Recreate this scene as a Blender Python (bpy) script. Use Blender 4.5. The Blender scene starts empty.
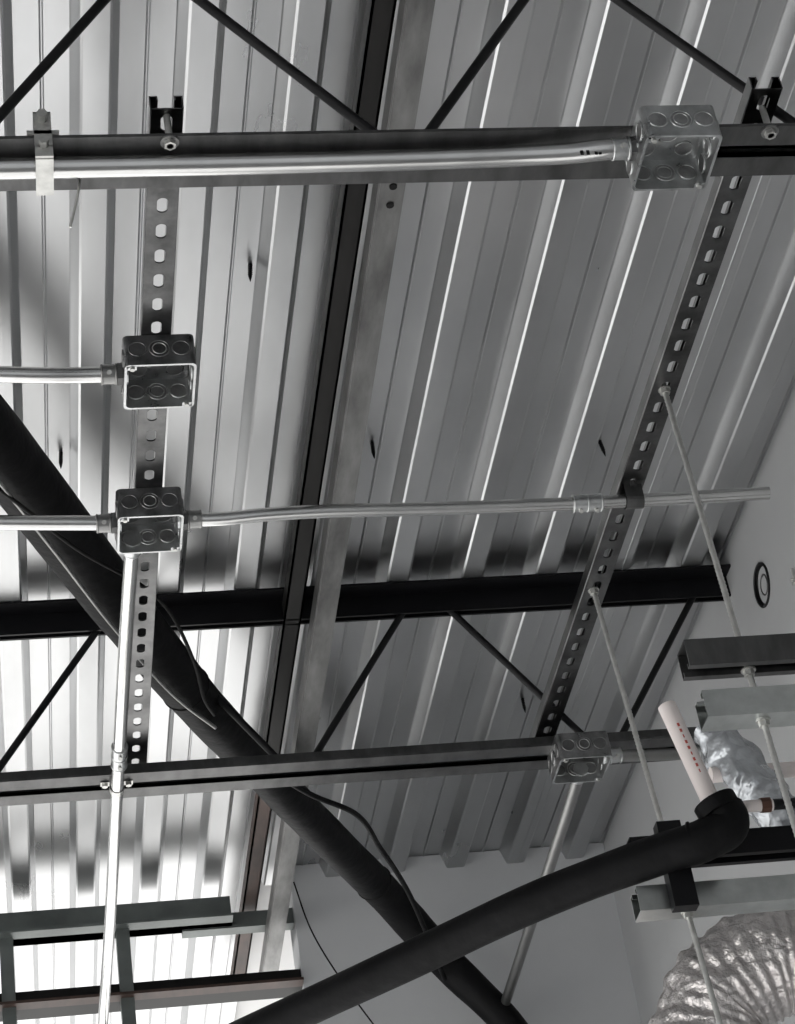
import bpy, bmesh, math, random
from mathutils import Vector, Matrix, noise
random.seed(7)
SC=bpy.context.scene
COL=SC.collection

# ------------------------------------------------------------------ materials
def mat(name, col, rough=.5, metal=0., var=0., vscale=6., stretch=(1,1,1), bump=0., bscale=40., rvar=0., spec=None, col2=None):
    m=bpy.data.materials.new(name); m.use_nodes=True
    nt=m.node_tree; b=nt.nodes['Principled BSDF']
    b.inputs['Base Color'].default_value=(*col,1); b.inputs['Roughness'].default_value=rough; b.inputs['Metallic'].default_value=metal
    if spec is not None: b.inputs['Specular IOR Level'].default_value=spec
    tc=nt.nodes.new('ShaderNodeTexCoord'); mp=nt.nodes.new('ShaderNodeMapping'); mp.inputs['Scale'].default_value=stretch
    nt.links.new(tc.outputs['Object'],mp.inputs['Vector'])
    if var or rvar or col2:
        n=nt.nodes.new('ShaderNodeTexNoise'); n.inputs['Scale'].default_value=vscale; n.inputs['Detail'].default_value=5; n.inputs['Roughness'].default_value=.6
        nt.links.new(mp.outputs[0],n.inputs['Vector'])
        if var or col2:
            r=nt.nodes.new('ShaderNodeValToRGB')
            r.color_ramp.elements[0].position=.3; r.color_ramp.elements[1].position=.7
            c0=[max(0,c*(1-var)) for c in col]; c1=[min(1,c*(1+var)) for c in col] if col2 is None else col2
            r.color_ramp.elements[0].color=(*c0,1); r.color_ramp.elements[1].color=(*c1,1)
            nt.links.new(n.outputs['Fac'],r.inputs[0]); nt.links.new(r.outputs[0],b.inputs['Base Color'])
        if rvar:
            mr=nt.nodes.new('ShaderNodeMapRange'); mr.inputs['From Min'].default_value=.3; mr.inputs['From Max'].default_value=.7
            mr.inputs['To Min'].default_value=rough-rvar; mr.inputs['To Max'].default_value=rough+rvar
            nt.links.new(n.outputs['Fac'],mr.inputs['Value']); nt.links.new(mr.outputs[0],b.inputs['Roughness'])
    if bump:
        n2=nt.nodes.new('ShaderNodeTexNoise'); n2.inputs['Scale'].default_value=bscale; n2.inputs['Detail'].default_value=3
        nt.links.new(mp.outputs[0],n2.inputs['Vector'])
        bp=nt.nodes.new('ShaderNodeBump'); bp.inputs['Strength'].default_value=bump; bp.inputs['Distance'].default_value=.01
        nt.links.new(n2.outputs['Fac'],bp.inputs['Height']); nt.links.new(bp.outputs[0],b.inputs['Normal'])
    return m
DECK=mat('galvanised_deck',(.50,.505,.51),.31,1.,.14,2.2,(1.5,.6,1),.06,4.,rvar=.05)
BLACKSTEEL=mat('black_painted_steel',(.005,.005,.006),.45,0,.3,12,bump=.05,spec=.2)
GREYSTEEL=mat('grey_primer_steel',(.085,.085,.085),.36,.7,.35,10,(3,1,1))
RODSTEEL=mat('dark_web_rod',(.012,.012,.013),.42,.2,.3,10,spec=.2)
EMT=mat('galvanised_conduit',(.64,.64,.63),.24,1.,.12,9)
EMTDULL=mat('dull_conduit',(.27,.27,.265),.4,1.,.12,9)
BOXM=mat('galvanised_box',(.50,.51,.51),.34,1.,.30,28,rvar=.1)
BOXD=mat('dark_galvanised_box',(.25,.25,.25),.34,1.,.5,28,rvar=.1)  # darker tone for outer faces and back; inner walls use the lighter one
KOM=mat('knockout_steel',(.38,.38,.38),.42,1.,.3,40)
KOD=mat('knockout_dark_steel',(.17,.17,.17),.42,1.,.3,40)  # darker knockouts for outer faces and back
ZINC=mat('zinc_rod',(.52,.52,.50),.35,.8,.15,60)
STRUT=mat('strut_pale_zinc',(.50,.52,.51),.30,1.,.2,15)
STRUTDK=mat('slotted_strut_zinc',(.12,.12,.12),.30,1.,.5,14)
BRIDGE=mat('bridging_grey',(.17,.17,.167),.42,.7,.45,6,(4,1,1))
BROWN=mat('dark_brown_steel',(.008,.0075,.007),.5,.1,.4,5,(3,1,1),spec=.25)  # near-black; shade of the bridging's unlit run is in this colour
RUSTLIT=mat('rusty_lit_steel',(.045,.026,.020),.55,.1,.5,7,(3,1,1))  # rust brown, reddened for the lit end of the bridging
INSUL=mat('black_pipe_insulation',(.0035,.0035,.004),.6,0,.4,10,bump=.3,bscale=30,spec=.15)
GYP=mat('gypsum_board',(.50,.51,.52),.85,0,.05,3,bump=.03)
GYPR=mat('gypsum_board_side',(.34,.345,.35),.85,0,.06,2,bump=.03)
PVC=mat('white_pvc',(.72,.66,.64),.35,0,.05,10)
RED=mat('red_print',(.45,.08,.06),.5)
FOIL=mat('foil_jacket',(.62,.59,.58),.36,.9,.15,30,bump=1.,bscale=50)
WRAP=mat('plastic_wrap',(.45,.47,.49),.25,.6,.3,14,bump=1.,bscale=24)
CONC=mat('concrete_floor',(.54,.535,.53),.8,0,.2,.8)
PAVE=mat('pale_paving',(.72,.71,.69),.85,0,.08,1.0)
FRAME=mat('header_grey_green',(.13,.145,.14),.45,.4,.25,8)
BRASS=mat('brown_fitting',(.10,.05,.035),.4,.6)
BLK=mat('black_rubber',(.004,.004,.004),.7,spec=.2)

# ------------------------------------------------------------------ mesh helper
class M:
    def __init__(s): s.bm=bmesh.new(); s.mats=[]
    def mi(s,m):
        if m not in s.mats: s.mats.append(m)
        return s.mats.index(m)
    def poly(s,pts,m,smooth=False):
        f=s.bm.faces.new([s.bm.verts.new(p) for p in pts]); f.material_index=s.mi(m); f.smooth=smooth; return f
    def box(s,a,b,m):
        x0,y0,z0=[min(i,j) for i,j in zip(a,b)]; x1,y1,z1=[max(i,j) for i,j in zip(a,b)]
        v=[s.bm.verts.new(p) for p in [(x0,y0,z0),(x1,y0,z0),(x1,y1,z0),(x0,y1,z0),(x0,y0,z1),(x1,y0,z1),(x1,y1,z1),(x0,y1,z1)]]
        for q in [(3,2,1,0),(4,5,6,7),(0,1,5,4),(1,2,6,5),(2,3,7,6),(3,0,4,7)]:
            f=s.bm.faces.new([v[i] for i in q]); f.material_index=s.mi(m)
        return v
    def obox(s,p0,p1,w,h,m,up=(0,0,1)):
        p0=Vector(p0);p1=Vector(p1); d=(p1-p0).normalized(); up=Vector(up)
        sd=d.cross(up).normalized(); u=sd.cross(d).normalized()
        c=[]
        for p in (p0,p1):
            for a,b in ((-1,-1),(1,-1),(1,1),(-1,1)): c.append(s.bm.verts.new(p+sd*a*w/2+u*b*h/2))
        for q in [(3,2,1,0),(4,5,6,7),(0,1,5,4),(1,2,6,5),(2,3,7,6),(3,0,4,7)]:
            f=s.bm.faces.new([c[i] for i in q]); f.material_index=s.mi(m)
    def tube(s,pts,r,m,seg=20,closed=False,jit=0.,caps=True,smooth=True):
        pts=[Vector(p) for p in pts]; n=len(pts)
        if not hasattr(r,'__len__'): r=[r]*n
        t=[]
        for i in range(n):
            a=pts[max(0,i-1)] if not closed else pts[i-1]; b=pts[min(n-1,i+1)] if not closed else pts[(i+1)%n]
            t.append((b-a).normalized())
        ref=Vector((0,0,1)) if abs(t[0].z)<.9 else Vector((1,0,0))
        nx=t[0].cross(ref).normalized(); rings=[]
        for i in range(n):
            nx=(nx-t[i]*nx.dot(t[i])).normalized(); ny=t[i].cross(nx)
            ring=[]
            for k in range(seg):
                a=2*math.pi*k/seg; rr=r[i]*(1+random.uniform(-jit,jit))
                ring.append(s.bm.verts.new(pts[i]+(nx*math.cos(a)+ny*math.sin(a))*rr))
            rings.append(ring)
        mi=s.mi(m)
        for i in range(n-1 if not closed else n):
            A=rings[i];B=rings[(i+1)%n]
            for k in range(seg):
                f=s.bm.faces.new([A[k],A[(k+1)%seg],B[(k+1)%seg],B[k]]); f.material_index=mi; f.smooth=smooth
        if caps and not closed:
            f=s.bm.faces.new([s.bm.verts.new(v.co) for v in rings[0][::-1]]); f.material_index=mi
            f=s.bm.faces.new([s.bm.verts.new(v.co) for v in rings[-1]]); f.material_index=mi
    def cyl(s,p0,p1,r,m,seg=20,smooth=True): s.tube([p0,p1],r,m,seg,smooth=smooth)
    def ring(s,c,nrm,R,r,m,seg=20):
        c=Vector(c);nrm=Vector(nrm).normalized(); a=nrm.orthogonal().normalized(); b=nrm.cross(a)
        s.tube([c+(a*math.cos(2*math.pi*i/seg)+b*math.sin(2*math.pi*i/seg))*R for i in range(seg)],r,m,6,closed=True)
    def done(s,name,solid=0.):
        bmesh.ops.recalc_face_normals(s.bm,faces=s.bm.faces)
        me=bpy.data.meshes.new(name); s.bm.to_mesh(me); s.bm.free()
        for m in s.mats: me.materials.append(m)
        o=bpy.data.objects.new(name,me); COL.objects.link(o)
        if solid:
            md=o.modifiers.new('thick','SOLIDIFY'); md.thickness=solid; md.offset=0
        return o
def smooth_path(P,n=10):
    P=[Vector(p) for p in P]; out=[]
    Q=[P[0]*2-P[1]]+P+[P[-1]*2-P[-2]]
    for i in range(1,len(Q)-2):
        a,b,c,d=Q[i-1],Q[i],Q[i+1],Q[i+2]
        l0=max((b-a).length,1e-6);l1=max((c-b).length,1e-6);l2=max((d-c).length,1e-6)
        m1=((b-a)/l0*l1+(c-b)/l1*l0)/(l0+l1)*l1
        m2=((c-b)/l1*l2+(d-c)/l2*l1)/(l1+l2)*l1
        for k in range(n):
            t=k/n; out.append(b*(2*t**3-3*t*t+1)+m1*(t**3-2*t*t+t)+c*(-2*t**3+3*t*t)+m2*(t**3-t*t))
    out.append(P[-1]); return out
def lerp_list(L,n):
    out=[]
    for i in range(len(L)-1):
        for k in range(n): out.append(L[i]+(L[i+1]-L[i])*k/n)
    out.append(L[-1]); return out

# ------------------------------------------------------------------ dimensions (metres)
ZD=4.005          # underside of deck ribs
YF=5.03           # gypsum end wall
XR=1.475          # right wall
YJ=(2.10,3.76)    # joist lines
ZB=3.615          # underside of bottom chords

# ------------------------------------------------------------------ roof deck
def deck():
    g=M(); pitch=.1524; x0=.021; lo=.021; web=.015; H=.04
    hi=(pitch-2*lo-2*web)
    def prof_for(i0,i1,xmax):
        prof=[]
        for i in range(i0,i1):
            c=x0+i*pitch; xs=c+lo+web
            prof+=[(c-lo-web,ZD+H),(c-lo-web+.002,ZD+H-.003),(c-lo-.002,ZD+.002),(c-lo+.002,ZD),(c+lo-.002,ZD),(c+lo+.002,ZD+.002),(c+lo+web-.002,ZD+H-.003),(xs,ZD+H)]
            prof+=[(xs+hi*.46,ZD+H),(xs+hi*.49,ZD+H-.004),(xs+hi*.51,ZD+H-.004),(xs+hi*.54,ZD+H)]
        prof.append((x0+i1*pitch-lo-web,ZD+H))
        out=[p for p in prof if p[0]<xmax]
        if out[-1][0]<xmax-.001 and prof[-1][0]>=xmax: out.append((xmax,ZD+H))
        return out
    def strip(prof,ya,yb):
        for (xa,za),(xb,zb) in zip(prof[:-1],prof[1:]):
            g.poly([(xa,ya,za),(xb,ya,zb),(xb,yb,zb),(xa,yb,za)],DECK)
    strip(prof_for(-30,4,9),-2.5,6.7)
    strip(prof_for(4,10,XR+.03),-2.5,YF+.02)
    bmesh.ops.remove_doubles(g.bm,verts=g.bm.verts,dist=.0004)
    for i in range(-28,10,4):
        c=x0+i*pitch
        g.box((c+.004,-2.5,ZD-.002),(c+.006,YF,ZD),DECK)
    g.box((-4.6,-2.5,ZD+.06),(XR+.12,6.7,ZD+.16),CONC)
    return g.done('ceiling')
deck()
g=M()
for x,y in [(.122,3.286),(.691,3.296),(1.13,3.32),(1.256,2.919),(1.258,2.77),(.976,4.503),(1.14,4.278),(.432,2.791),(.474,2.364)]:
    tx=random.uniform(-.004,.004)
    g.cyl((x,y,ZD+.04),(x+tx,y,ZD+.014),.0032,BLACKSTEEL,8)
    g.tube([(x+tx,y,ZD+.014),(x+tx*1.3,y,ZD+.003)],[.0032,.0006],BLACKSTEEL,8)
    for k in range(6): g.ring((x+tx*k/6,y,ZD+.038-k*.004),(0,0,1),.0032,.001,BLACKSTEEL,8)
g.done('deck_screws')

# ------------------------------------------------------------------ walls, floor
def simple(name,a,b,m):
    g=M(); g.box(a,b,m); return g.done(name)
simple('wall_back',(.673,YF,0),(XR,YF+.12,ZD+.0385),GYP)
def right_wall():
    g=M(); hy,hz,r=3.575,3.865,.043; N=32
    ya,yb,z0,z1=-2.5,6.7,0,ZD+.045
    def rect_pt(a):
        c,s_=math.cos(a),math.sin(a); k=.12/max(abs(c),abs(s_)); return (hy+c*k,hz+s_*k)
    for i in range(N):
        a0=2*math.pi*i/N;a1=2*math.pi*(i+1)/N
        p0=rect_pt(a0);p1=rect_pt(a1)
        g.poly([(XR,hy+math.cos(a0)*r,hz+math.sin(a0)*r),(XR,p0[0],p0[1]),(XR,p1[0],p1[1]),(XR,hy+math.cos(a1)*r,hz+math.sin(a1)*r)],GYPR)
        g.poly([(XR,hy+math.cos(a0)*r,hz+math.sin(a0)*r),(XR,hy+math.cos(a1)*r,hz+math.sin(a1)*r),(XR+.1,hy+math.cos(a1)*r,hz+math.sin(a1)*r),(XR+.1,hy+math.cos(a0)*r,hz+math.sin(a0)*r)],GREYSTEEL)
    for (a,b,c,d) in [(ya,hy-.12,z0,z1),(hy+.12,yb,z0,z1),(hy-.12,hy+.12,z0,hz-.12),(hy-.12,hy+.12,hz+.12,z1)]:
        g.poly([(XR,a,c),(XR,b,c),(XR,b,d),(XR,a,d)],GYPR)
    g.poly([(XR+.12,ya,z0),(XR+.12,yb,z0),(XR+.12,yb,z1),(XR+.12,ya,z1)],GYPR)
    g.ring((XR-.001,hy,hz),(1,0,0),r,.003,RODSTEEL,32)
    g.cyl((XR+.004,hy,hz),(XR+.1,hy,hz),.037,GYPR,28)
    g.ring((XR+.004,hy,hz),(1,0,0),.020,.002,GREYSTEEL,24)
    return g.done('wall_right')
right_wall()
simple('floor',(-4.6,-2.5,-.1),(XR+.12,6.7,0),CONC)
g=M(); g.box((-60,6.7,-.12),(60,70,-.02),PAVE); g.box((-60,-20,-.12),(-4.6,6.7,-.02),PAVE); g.done('ground')

# ------------------------------------------------------------------ open web steel joists
def joist(name,Y,xe,xb0,per,dt,tg,bg_,matb):
    g=M(); w=.041; t=.005; gap=.006
    for s_ in (-1,1):
        g.box((-4.6,Y+s_*gap,ZB),(xe,Y+s_*(gap+w),ZB+t),matb)
        g.box((-4.6,Y+s_*gap,ZB),(xe,Y+s_*(gap+t),ZB+.04),matb)
        g.box((-4.6,Y+s_*gap,ZD-t),(XR,Y+s_*(gap+w+.004),ZD),BLACKSTEEL)
        g.box((-4.6,Y+s_*gap,ZD-.05),(XR,Y+s_*(gap+t),ZD-t),BLACKSTEEL)
    k=-8
    rr=.0070
    while True:
        xb=xb0+per*k; xt=xb+dt
        if xb>1.4: break
        for a,b in (((xb-bg_,ZB+.02),(xt-per+tg,ZD-.02)),((xb+bg_,ZB+.02),(xt-tg,ZD-.02))):
            if max(a[0],b[0])<XR and a[0]<xe:
                g.tube([(a[0],Y,a[1]),(b[0],Y,b[1])],rr,RODSTEEL,14)
        g.cyl((xb-bg_,Y,ZB+.02),(xb+bg_,Y,ZB+.02),rr,RODSTEEL,14)
        if xt<XR-.05: g.cyl((xt-tg,Y,ZD-.02),(xt+tg,Y,ZD-.02),rr,RODSTEEL,14)
        k+=1
    return g.done(name)
joist('steel_roof_joist',YJ[0],XR,.548,.582,.27,.012,.018,GREYSTEEL)
joist('steel_roof_joist',YJ[1],1.36,.543,.605,.298,.033,.024,GREYSTEEL)

# ------------------------------------------------------------------ bridging members running along the flutes
g=M()
for ya,yb,m in ((-2.5,4.30,BROWN),(4.30,5.6,RUSTLIT)):  # near run darkened, far run redder: lit part put into the colour
    g.box((.552,ya,3.955),(.556,yb,3.99),m); g.box((.552,ya,3.955),(.587,yb,3.959),m)
    g.box((.583,ya,3.955),(.587,yb,3.972),m)
g.done('brown_steel_bridging_angle')
g=M()
g.obox((.598,1.0,3.90),(.625,5.35,3.86),.038,.005,BRIDGE)
g.obox((.579,1.0,3.918),(.606,5.35,3.878),.005,.036,BRIDGE)
for yy in (2.44,2.48): g.cyl((.607,yy,3.8865-.004*(yy-2.2)),(.607,yy,3.8825-.004*(yy-2.2)),.006,BLK,12)
g.done('steel_strap_bridging')

# ------------------------------------------------------------------ slotted strut channels
def slotted(name,X,ya,yb,zb,m,h=.0215):
    g=M(); W=.0206; pitch=.0508; sl=.0143; sw=.0074
    n=int((yb-ya)/pitch)
    for i in range(n):
        y0=ya+i*pitch; y1=y0+pitch; c=(y0+y1)/2
        arc=[]
        for k in range(13):
            a=-math.pi/2+math.pi*k/12
            arc.append((math.cos(a)*sw, (sl-sw)*(1 if a>0 else -1)+math.sin(a)*sw))
        right=[(X,y0,zb),(X+W,y0,zb),(X+W,y1,zb),(X,y1,zb)]+[(X+px_,c+py_,zb) for px_,py_ in arc[::-1]]
        left=[(X,y0,zb),(X-W,y0,zb),(X-W,y1,zb),(X,y1,zb)]+[(X-px_,c+py_,zb) for px_,py_ in arc[::-1]]
        g.poly(right,m); g.poly(left,m)
    ye=ya+n*pitch
    for s_ in (-1,1):
        g.poly([(X+s_*W,ya,zb),(X+s_*W,ye,zb),(X+s_*W,ye,zb+h),(X+s_*W,ya,zb+h)],m)
        g.poly([(X+s_*W,ya,zb+h),(X+s_*W,ye,zb+h),(X+s_*(W-.009),ye,zb+h),(X+s_*(W-.009),ya,zb+h)],m)
        g.poly([(X+s_*(W-.009),ya,zb+h),(X+s_*(W-.009),ye,zb+h),(X+s_*(W-.009),ye,zb+h-.007),(X+s_*(W-.009),ya,zb+h-.007)],m)
    bmesh.ops.remove_doubles(g.bm,verts=g.bm.verts,dist=.0002)
    return g.done(name,solid=.0025)
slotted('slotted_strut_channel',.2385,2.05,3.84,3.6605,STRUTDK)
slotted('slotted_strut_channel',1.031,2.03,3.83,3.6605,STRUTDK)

# ------------------------------------------------------------------ junction boxes
def jbox(name,c,top,BM,KM):
    g=M(); h=.054; W=.051; x,y=c; z0=top-h
    r=.008
    out=[]
    for cx_,cy_,a0 in ((W-r,W-r,0),(-W+r,W-r,90),(-W+r,-W+r,180),(W-r,-W+r,270)):
        for k in range(5):
            a=math.radians(a0+k*22.5); out.append((cx_+math.cos(a)*r,cy_+math.sin(a)*r))
    n=len(out)
    for k in range(n):
        a=out[k];b=out[(k+1)%n]
        g.poly([(x+a[0],y+a[1],z0),(x+b[0],y+b[1],z0),(x+b[0],y+b[1],top),(x+a[0],y+a[1],top)],BM)
        ia=(a[0]*(1-.0035/W),a[1]*(1-.0035/W)); ib=(b[0]*(1-.0035/W),b[1]*(1-.0035/W))
        g.poly([(x+a[0],y+a[1],z0),(x+b[0],y+b[1],z0),(x+ib[0],y+ib[1],z0),(x+ia[0],y+ia[1],z0)],BOXM)
        g.poly([(x+ia[0],y+ia[1],z0),(x+ib[0],y+ib[1],z0),(x+ib[0],y+ib[1],top-.002),(x+ia[0],y+ia[1],top-.002)],BOXM)
    g.poly([(x+p[0],y+p[1],top) for p in out],BM)
    g.poly([(x+p[0]*.96,y+p[1]*.96,top-.002) for p in out],BM)
    for ax in ('x-','x+','y-','y+'):
        s_=-1 if ax[1]=='-' else 1
        for k,R_ in ((-1,.0125),(0,.0145),(1,.0125)):
            for off,sg in ((W,1),(W-.0036,-1)):
                if ax[0]=='x': cc=(x+s_*off,y+k*.031,top-h*.47); nn=Vector((s_*sg,0,0))
                else: cc=(x+k*.031,y+s_*off,top-h*.47); nn=Vector((0,s_*sg,0))
                cc=Vector(cc); km=KM if sg==1 else KOM
                g.cyl(cc-nn*.0004,cc+nn*.0008,R_,km,20,smooth=False); g.ring(cc+nn*.0005,nn,R_,.0011,BOXM if sg==-1 else BM,20)
                if R_>.013: g.ring(cc+nn*.0008,nn,R_*.68,.0009,BOXM,18)
    for kx,ky in ((0,0),(-.026,-.026),(.026,-.026),(-.026,.026),(.026,.026)):
        cc=Vector((x+kx,y+ky,top-.0022)); g.cyl(cc,cc-Vector((0,0,.001)),.0125,KM,20,smooth=False); g.ring(cc-Vector((0,0,.0008)),(0,0,1),.0125,.001,BM,20)
    for sx,sy in ((1,1),(-1,-1)):
        g.box((x+sx*(W-.003),y+sy*(W-.003),z0),(x+sx*(W-.017),y+sy*(W-.012),z0+.0016),BOXM)
        g.cyl((x+sx*(W-.011),y+sy*(W-.008),z0+.004),(x+sx*(W-.011),y+sy*(W-.008),z0-.003),.0035,ZINC,12)
    g.cyl((x-.012,y+.012,top-.002),(x-.012,y+.012,top-.006),.004,ZINC,12)
    return g.done(name)
B1=(.892,2.063);B2=(.241,2.547);B3=(.238,2.92);B4=(1.079,3.718)
jbox('electrical_junction_box',B1,3.6148,BOXM,KOM)
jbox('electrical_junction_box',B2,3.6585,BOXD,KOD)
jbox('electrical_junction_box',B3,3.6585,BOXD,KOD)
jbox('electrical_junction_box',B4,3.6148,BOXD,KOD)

# ------------------------------------------------------------------ conduits
R=.0118
def connector(g,p,d,m=None):
    m=m or BOXM
    p=Vector(p);d=Vector(d).normalized()
    g.cyl(p-d*.007,p-d*.003,.0155,BOXM,8,smooth=False)
    g.cyl(p,p+d*.008,.0165,GREYSTEEL,6,smooth=False)
    g.cyl(p+d*.008,p+d*.030,.0145,m,20)
    g.ring(p+d*.030,d,.0138,.0018,m); g.ring(p+d*.010,d,.0145,.002,m)
    g.cyl(p+d*.020+Vector((0,-.012,-.006)),p+d*.020+Vector((0,-.018,-.010)),.0035,ZINC,10)
def coupling(g,p,d,l=.048):
    p=Vector(p);d=Vector(d).normalized()
    g.cyl(p-d*l/2,p+d*l/2,.0145,BOXM,20)
    for k in (-1,0,1): g.ring(p+d*k*l*.48,d,.014,.0016,BOXM)
    for k in (-.5,.5): g.cyl(p+d*k*l*.55+Vector((0,0,-.012)),p+d*k*l*.55+Vector((0,-.004,-.019)),.0035,ZINC,10)
def strap(g,p,d,zc,wide=.018,ears=.03,m=None):
    m=m or ZINC
    p=Vector(p);d=Vector(d).normalized(); sd=d.cross(Vector((0,0,1))).normalized()
    pts=[p-sd*ears+Vector((0,0,zc-p.z)),p-sd*.0135+Vector((0,0,zc-p.z))]
    for k in range(9):
        a=math.pi*k/8; pts.append(p-sd*math.cos(a)*.0135-Vector((0,0,math.sin(a)*.0135)))
    pts+= [p+sd*.0135+Vector((0,0,zc-p.z)),p+sd*ears+Vector((0,0,zc-p.z))]
    for a,b in zip(pts[:-1],pts[1:]):
        if (b-a).length>1e-5:
            g.poly([a-d*wide/2,b-d*wide/2,b+d*wide/2,a+d*wide/2],m)
    for s_ in (-1,1):
        q=p+sd*s_*(ears-.008)+Vector((0,0,zc-p.z)); g.cyl(q,q-Vector((0,0,.006)),.006,m,6,smooth=False)
g=M()
g.tube(smooth_path([(-2.5,2.090,3.600),(.1,2.090,3.600),(.45,2.088,3.599),(.60,2.085,3.598),(.70,2.080,3.596),(.76,2.072,3.591),(.80,2.064,3.588),(.839,2.063,3.588)],8),.0140,EMT,28)
connector(g,(.841,2.063,3.588),(-1,0,0))
for k,xx in enumerate((.765,.773,.784,.789)): g.obox((xx,2.0575,3.5775),(xx+.004,2.0572,3.5775),.0012,.007,BLK)
g.done('electrical_conduit')
g=M(); g.tube(smooth_path([(-2.5,2.53,3.628),(.0,2.535,3.629),(.08,2.540,3.627),(.13,2.545,3.629),(.188,2.547,3.630)],8),R,EMT,24)
connector(g,(.190,2.547,3.630),(-1,0,0),EMTDULL); g.done('electrical_conduit')
g=M(); g.tube(smooth_path([(-2.5,2.905,3.631),(.0,2.905,3.631),(.10,2.913,3.630),(.185,2.92,3.630)],8),R,EMT,24)
connector(g,(.187,2.92,3.630),(-1,0,0),EMTDULL); g.done('electrical_conduit')
g=M(); g.tube(smooth_path([(.291,2.92,3.630),(.34,2.92,3.628),(.42,2.918,3.631),(.5,2.919,3.633),(.7,2.928,3.634),(.96,2.932,3.634),(1.262,2.928,3.634)],8),.011,EMT,24)
connector(g,(.289,2.92,3.630),(1,0,0),EMTDULL); coupling(g,(.952,2.932,3.634),(1,0,0))
strap(g,(1.031,2.932,3.634),(1,0,0),3.658,.03,.026,GREYSTEEL)
g.done('electrical_conduit')
g=M(); g.tube(smooth_path([(.213,2.973,3.630),(.210,3.10,3.624),(.203,3.45,3.602),(.200,3.75,3.6015),(.195,4.3,3.600),(.187,4.83,3.600),(.175,6.0,3.600)],8),R,EMT,24)
connector(g,(.213,2.971,3.630),(0,1,0)); coupling(g,(.202,3.62,3.602),(0,1,0),.07); strap(g,(.2,3.745,3.602),(0,1,0),3.613,.016,.03)
g.done('electrical_conduit')
g=M(); g.tube(smooth_path([(1.09,3.77,3.588),(1.093,3.85,3.587),(1.10,4.1,3.586),(1.125,5.025,3.585)],8),R,EMTDULL,20)
connector(g,(1.09,3.769,3.588),(0,1,0)); g.done('electrical_conduit')
g=M(); g.tube([(1.13,3.72,3.588),(1.34,3.735,3.588)],R,EMTDULL,20); connector(g,(1.13,3.72,3.588),(1,0,0))
coupling(g,(1.32,3.734,3.588),(1,0,0),.05); g.done('electrical_conduit')

g=M()
x=.081
g.box((x-.011,2.050,3.658),(x+.011,2.053,3.598),ZINC)
g.box((x-.011,2.05,3.655),(x+.011,2.10,3.658),ZINC)
g.box((x-.011,2.055,3.581),(x+.011,2.120,3.584),ZINC); g.box((x-.011,2.050,3.6),(x+.011,2.060,3.582),ZINC)
g.ring((x,2.090,3.600),(1,0,0),.0157,.002,ZINC)
g.cyl((x,2.05,3.645),(x,2.038,3.645),.007,ZINC,6,smooth=False); g.cyl((x,2.052,3.60),(x,2.04,3.60),.006,ZINC,6,smooth=False)
g.box((x-.02,2.050,3.620),(x+.02,2.054,3.626),ZINC)
g.done('conduit_beam_clamp')
for xx in (.2385,1.031):
    g=M(); g.cyl((xx,2.062,3.659),(xx,2.062,3.606),.0045,ZINC,12); g.cyl((xx,2.062,3.6148),(xx,2.062,3.612),.012,EMTDULL,20); g.cyl((xx,2.062,3.612),(xx,2.062,3.606),.008,ZINC,6,smooth=False)
    g.done('strut_fixing_bolt')

# ------------------------------------------------------------------ threaded rods
def rod(p0,p1,r=.0050):
    g=M(); p0=Vector(p0);p1=Vector(p1); L=(p1-p0).length; n=int(L/.0035)
    g.tube([p0+(p1-p0)*i/n for i in range(n+1)],[r if i%2 else r*.84 for i in range(n+1)],ZINC,10)
    d=(p1-p0).normalized()
    g.cyl(p0+d*.024,p0+d*.031,.008,ZINC,6,smooth=False); g.cyl(p0+d*.022,p0+d*.0235,.010,ZINC,18)
    return g
def hang(p0,p1,nuts):
    g=rod(p0,p1)
    for z in nuts:
        t=(z-p0[2])/(p1[2]-p0[2]); x=p0[0]+(p1[0]-p0[0])*t
        g.cyl((x,p0[1],z),(x,p0[1],z-.008),.008,ZINC,6,smooth=False); g.cyl((x,p0[1],z+.002),(x,p0[1],z),.011,ZINC,18)
    g.done('threaded_hanger_rod')
hang((1.030,2.67,3.682),(1.060,2.67,2.70),(3.148,3.065))
hang((1.026,3.238,3.682),(1.078,3.238,2.78),(3.12,3.037))
hang((1.40,2.67,3.682),(1.40,2.67,2.70),(3.148,3.065))
hang((1.40,3.238,3.682),(1.40,3.238,2.78),(3.12,3.037))

# ------------------------------------------------------------------ trapeze channels (C-section struts)
def cstrut(xa,xb,Y,Z,m,up=1):
    g=M(); W=.0206; h=.0206
    prof=[(W-.009,h-.007),(W-.009,h),(W,h),(W,-h),(-W,-h),(-W,h),(-W+.009,h),(-W+.009,h-.007)]
    prof=[(a,b*up) for a,b in prof]
    for (a,b),(c,d) in zip(prof[:-1],prof[1:]):
        g.poly([(xa,Y+a,Z+b),(xb,Y+a,Z+b),(xb,Y+c,Z+d),(xa,Y+c,Z+d)],m)
    bmesh.ops.remove_doubles(g.bm,verts=g.bm.verts,dist=.0002)
    return g.done('trapeze_strut_channel',solid=.0026)
cstrut(.955,1.46,2.67,3.172,GREYSTEEL,-1)
cstrut(.963,1.46,2.67,3.088,STRUT,1)
cstrut(.988,1.46,3.238,3.147,BLACKSTEEL,-1)
cstrut(.981,1.46,3.238,3.06,STRUT,1)

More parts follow.
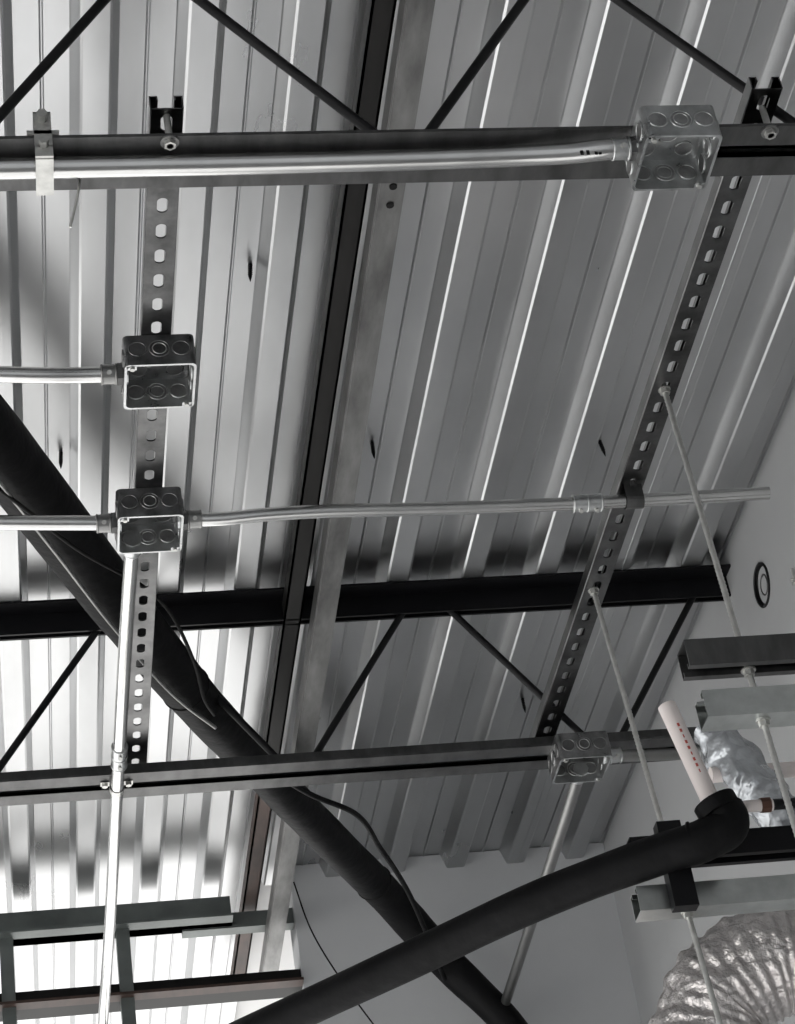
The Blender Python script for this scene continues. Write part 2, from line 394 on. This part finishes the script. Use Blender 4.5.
# ------------------------------------------------------------------ large black insulated line
g=M()
P=[(-.9,1.1,3.80),(-.35,2.19,3.80),(.008,2.935,3.80),(.192,3.375,3.80),(.376,3.795,3.798),(.52,4.08,3.795),(.686,4.41,3.80),(.894,4.80,3.79),(1.00,4.90,3.70),(1.134,4.92,3.53),(1.22,4.93,3.35)]
rr=[.056,.056,.056,.053,.046,.042,.042,.042,.042,.036,.034]
pp=smooth_path(P,12); rl=lerp_list(rr,12)
rl=[r_*(1+.01*math.sin(i*.9)+random.uniform(-.005,.005)) for i,r_ in enumerate(rl)]
g.tube(pp,rl,INSUL,28,jit=.003)
for i in (46,80): g.ring(pp[i],pp[i+1]-pp[i],rl[i]+.0005,.002,BLK,28)
g.done('black_insulated_pipe')
g=M()
g.tube(smooth_path([(-.3,2.6,3.74),(.01,2.943,3.72),(.128,3.108,3.715),(.274,3.289,3.72),(.34,3.48,3.71),(.369,3.641,3.72),(.395,3.75,3.75)],10),.0035,BLK,8)
g.tube(smooth_path([(.0,2.9,3.72),(.09,3.12,3.725),(.2,3.40,3.735),(.33,3.68,3.74),(.40,3.80,3.75)],10),.0035,EMTDULL,8)
g.tube(smooth_path([(.50,3.95,3.745),(.609,4.083,3.74),(.71,4.18,3.74),(.785,4.354,3.74),(.88,4.6,3.74),(.985,4.879,3.65)],10),.006,INSUL,10)
g.done('hanging_black_cable')
g=M()
P=[(-.4,4.52,3.09),(.383,3.767,3.105),(.64,3.52,3.112),(.877,3.292,3.118),(1.03,3.185,3.121),(1.095,3.15,3.124),(1.13,3.137,3.140),(1.128,3.137,3.17)]
pp=smooth_path(P,10); rl=lerp_list([.032,.032,.032,.032,.033,.034,.034,.033],10)
g.tube(pp,[r_*(1+.010*math.sin(i*.7)) for i,r_ in enumerate(rl)],INSUL,28)
g.ring((1.075,3.161,3.123),(.85,-.45,.05),.0325,.0035,INSUL,28)
g.tube([(1.122,3.137,3.16),(1.115,3.137,3.182)],[.036,.036],INSUL,24)
g.box((1.03,3.19,3.18),(1.07,3.215,3.03),BLACKSTEEL)
g.done('black_insulated_pipe')

# white pvc riser
g=M()
p0=Vector((1.110,3.137,3.184));p1=Vector((1.075,3.137,3.362)); d=(p1-p0).normalized()
g.tube([p0,p1],.0155,PVC,24,caps=False); g.tube([p0,p1],.0125,PVC,24,caps=False)
g.ring(p1,d,.014,.0015,PVC,24)
for k in range(9):
    q=p0+d*(.045+.011*k)+Vector((-.002,-.0150,0)); g.obox(q,q+d*.006,.004 if k%3 else .002,.0012,RED,up=(0,1,0))
g.done('pvc_pipe')

# plastic-wrapped fitting and small brown union
g=M()
pp=smooth_path([(1.215,3.36,3.44),(1.240,3.36,3.39),(1.262,3.35,3.33),(1.285,3.33,3.27),(1.30,3.31,3.20)],16)
g.tube(pp,[.028+.014*math.sin(math.pi*min(1,(i+2)/len(pp))) for i in range(len(pp))],WRAP,40)
for v in g.bm.verts: v.co+=Vector([noise.noise(v.co*16+Vector((k*7,0,0)))*.014+noise.noise(v.co*50+Vector((k*7,0,0)))*.006 for k in range(3)])
g.tube([(1.20,3.36,3.345),(1.46,3.36,3.345)],.014,PVC,20)
g.done('plastic_wrapped_pipe_fitting')
g=M()
g.cyl((1.15,3.15,3.175),(1.215,3.15,3.175),.010,PVC,20); g.cyl((1.195,3.15,3.175),(1.211,3.15,3.175),.013,BRASS,8,smooth=False); g.cyl((1.211,3.15,3.175),(1.40,3.15,3.175),.009,BLACKSTEEL,20)
g.done('brown_pipe_union')

# foil flexible duct: wire-ribbed sleeve with crumpled jacket, leaving a collar on the side wall
g=M(); pp=smooth_path([(1.474,3.57,3.09),(1.40,3.57,3.09),(1.30,3.585,3.09),(1.20,3.62,3.04),(1.15,3.64,2.92),(1.135,3.65,2.6)],30)
g.tube(pp,[.092+.0022*math.sin(i*math.pi/3) for i in range(len(pp))],FOIL,72)
for v in g.bm.verts:
    c=min(pp,key=lambda p:(p-v.co).length_squared)
    k=min(1,(1.47-v.co.x)/.1)
    v.co+=(v.co-c).normalized()*k*(noise.noise(v.co*11)*.014+noise.noise(v.co*38)*.007+noise.noise(v.co*90)*.003)
g.done('foil_flexible_duct')

# ------------------------------------------------------------------ far left header framing
g=M()
g.box((-4,5.03,3.905),(.52,5.07,3.975),FRAME); g.box((-4,4.99,3.905),(.52,5.07,3.912),FRAME)
g.box((.40,5.05,3.90),(.672,5.09,3.94),FRAME)
g.box((-4,5.04,3.73),(.672,5.10,3.775),BROWN); g.box((-4,5.0,3.73),(.672,5.04,3.737),RUSTLIT)
for xx in (.255,-.02): g.box((xx-.016,5.02,0),(xx+.016,5.07,3.91),FRAME)
g.done('steel_header_frame')

g=M(); g.tube(smooth_path([(.127,2.12,3.62),(.125,2.12,3.60),(.118,2.13,3.57),(.110,2.135,3.54)],6),.0018,ZINC,6)
g.tube(smooth_path([(.675,4.99,3.98),(.70,4.98,3.85),(.76,4.97,3.70),(.84,4.97,3.55)],8),.002,BLK,6); g.done('hanging_wire')

# ------------------------------------------------------------------ light
w=bpy.data.worlds.new('overcast_sky'); SC.world=w; w.use_nodes=True
bg=w.node_tree.nodes['Background']; bg.inputs[0].default_value=(.95,.97,1,1); bg.inputs[1].default_value=.55
sun=bpy.data.lights.new('sun','SUN'); sun.energy=13.5; sun.angle=.02
so=bpy.data.objects.new('sun',sun); COL.objects.link(so); so.rotation_euler=(math.radians(-50),math.radians(-14),0)
SC.view_settings.view_transform='Standard'

# ------------------------------------------------------------------ camera
cam=bpy.data.cameras.new('camera'); co=bpy.data.objects.new('camera',cam); COL.objects.link(co)
co.location=(0,0,1.6); co.rotation_euler=(2.17314,.13911,-.11899)
cam.sensor_fit='VERTICAL'; cam.sensor_height=24; cam.lens=2253.33/1024*24; cam.clip_start=.05
SC.camera=co
